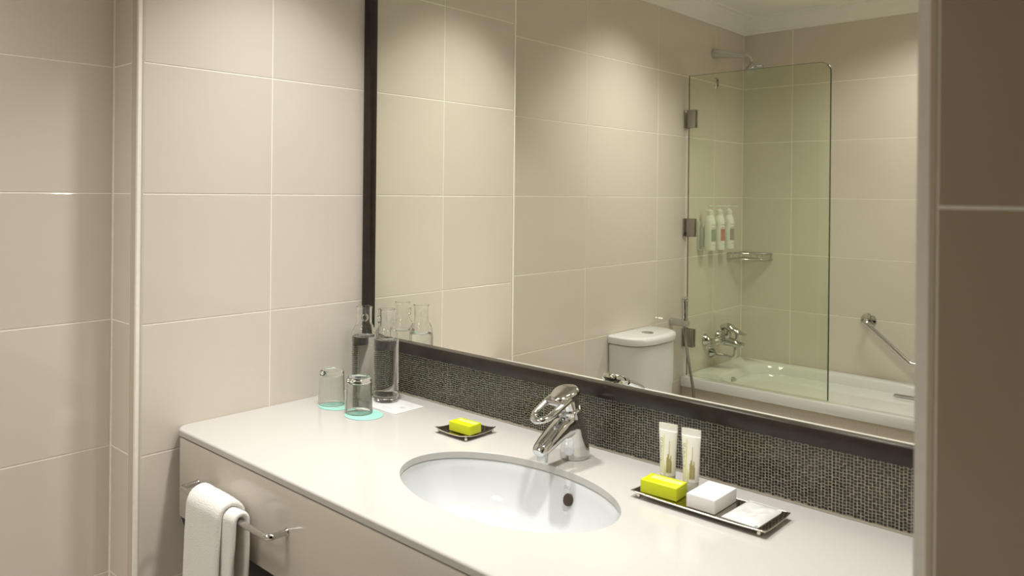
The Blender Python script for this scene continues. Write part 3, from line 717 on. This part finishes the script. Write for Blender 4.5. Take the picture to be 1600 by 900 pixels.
# pump bottles on wall brackets
def pump_bottle(label, y, pm):
    t = thing('pump_bottle', label, 'soap dispenser', (XR+.048, y-.0065, 1.129), 0, 'pump bottles on the shower wall')
    bm = bmesh.new(); lathe(bm, [(0, 0), (.0235, 0), (.026, .002), (.027, .006), (.027, .135), (.0262, .150), (.022, .166), (.0185, .176), (.0175, .182), (0, .182)], 36); finish('bottle', bm, m_plastic, t, smooth=50)
    bm = bmesh.new(); lathe(bm, [(0, .1825), (.0165, .1825), (.0172, .184), (.0172, .206), (.0155, .208), (.005, .209), (.005, .222), (.0085, .223), (.0085, .230), (0, .2305)], 28)
    box(bm, -.004, .046, -.0045, .0045, .2235, .2295, .0015); finish('pump', bm, m_plastic, t, smooth=40)
    R = .0273
    def wrap(u, z): a_ = u/R; return Vector((R*math.cos(a_), R*math.sin(a_), z))
    def patch(name, u0, u1, z0, z1, m, k=10):
        bm = bmesh.new(); A = [[bm.verts.new(wrap(u0+(u1-u0)*i/k, z)) for z in (z0, z1)] for i in range(k+1)]
        for i in range(k): bm.faces.new((A[i][0], A[i+1][0], A[i+1][1], A[i][1]))
        finish(name, bm, m, t, smooth=180)
    patch('label_panel', -.020, .024, .048, .110, pm)
    text('lettering', 'shower', .013, pm, t, lambda x, y_: wrap(x+.002, .1165+y_))
    text('lettering', 'HAIR & BODY', .0072, m_print, t, lambda x, y_: wrap(x+.002, .131+y_))
    text('lettering', '\u2022  \u2022\u2022\u2022', .013, m_print, t, lambda x, y_: wrap(x+.002, .030+y_))
    bx('holder_plate', -.047, -.0275, -.016, .016, .02, .12, m_grey, t, .002)
pump_bottle('white pump bottle with a green label, first from the glass screen hinge', -2.372, m_green)
pump_bottle('white pump bottle with a pink label between the other two', -2.480, m_pink)
pump_bottle('white pump bottle with a mauve-grey label above the wire basket', -2.590, m_mauve)
t = thing('bottle_bracket', 'empty grey wall bracket beside the pump bottle with green label', 'bracket', (XR, -2.3516, 1.129))
bx('back_plate', .0005, .006, -.014, .014, 0, .150, m_grey, t, .001)
bx('lower_lip', .006, .020, -.014, .014, 0, .006, m_grey, t, .001)

# corner wire basket
t = thing('corner_soap_basket', 'chrome wire soap basket in the tiled corner over the bath', 'basket', (XR, YB, 1.065))
A_, B_ = .190, .168
for dz, nm in ((.034, 'top_wire'), (.003, 'bottom_wire')):
    bm = bmesh.new(); tube(bm, fillet([(.004, A_, dz), (.004, .004, dz), (B_, .004, dz)], .006, 4), .003, 8)
    tube(bm, smooth_path([(.004, A_, dz), (.045, A_-.03, dz), (.10, .115, dz), (B_-.02, .05, dz), (B_, .004, dz)], 6), .003, 8); finish(nm, bm, m_chrome, t, smooth=60)
for k in range(9):
    f = .08+.84*k/8
    bm = bmesh.new(); pth = smooth_path([(.004, A_, 0), (.045, A_-.03, 0), (.10, .115, 0), (B_-.02, .05, 0), (B_, .004, 0)], 8); q = pth[int(f*(len(pth)-1))]
    tube(bm, [(q.x, q.y, .034), (q.x, q.y, .003), (q.x*.15+.003, q.y*.15+.003, .003)], .0019, 6); finish('rib', bm, m_chrome, t, smooth=60)

# grab bar on the far wall
t = thing('grab_bar', 'slanted chrome grab bar on the far tiled wall over the bath', 'grab bar', (.505, YB, .795))
bm = bmesh.new(); tube(bm, fillet([(0, .004, 0), (.0, .055, 0), (.020, .055, -.022), (.190, .055, -.176), (.300, .055, -.176), (.300, .004, -.176)], .026, 8), .0125, 18); finish('bar', bm, m_chrome, t, smooth=60)
for p in ((0, 0), (.300, -.176)):
    bm = bmesh.new(); lathe(bm, [(0, .010), (.020, .010), (.033, .006), (.036, .001), (.036, 0), (0, 0)], 36, M4=align((p[0], .0005, p[1]), (0, 1, 0))); finish('wall_flange', bm, m_chrome, t, smooth=40)

# light passes through the water carafes onto what stands under them
for o in bpy.data.objects:
    if o.type == 'LIGHT': o.data.cycles.is_caustics_light = True
    elif o.type == 'MESH':
        n = o.name.split('.')[0]
        if n in ('water', 'glass_base', 'glass_wall'): o.cycles.is_caustics_caster = True
        elif n in ('countertop', 'printed_card', 'tile', 'mosaic_tile', 'mosaic_bed', 'coaster'): o.cycles.is_caustics_receiver = True
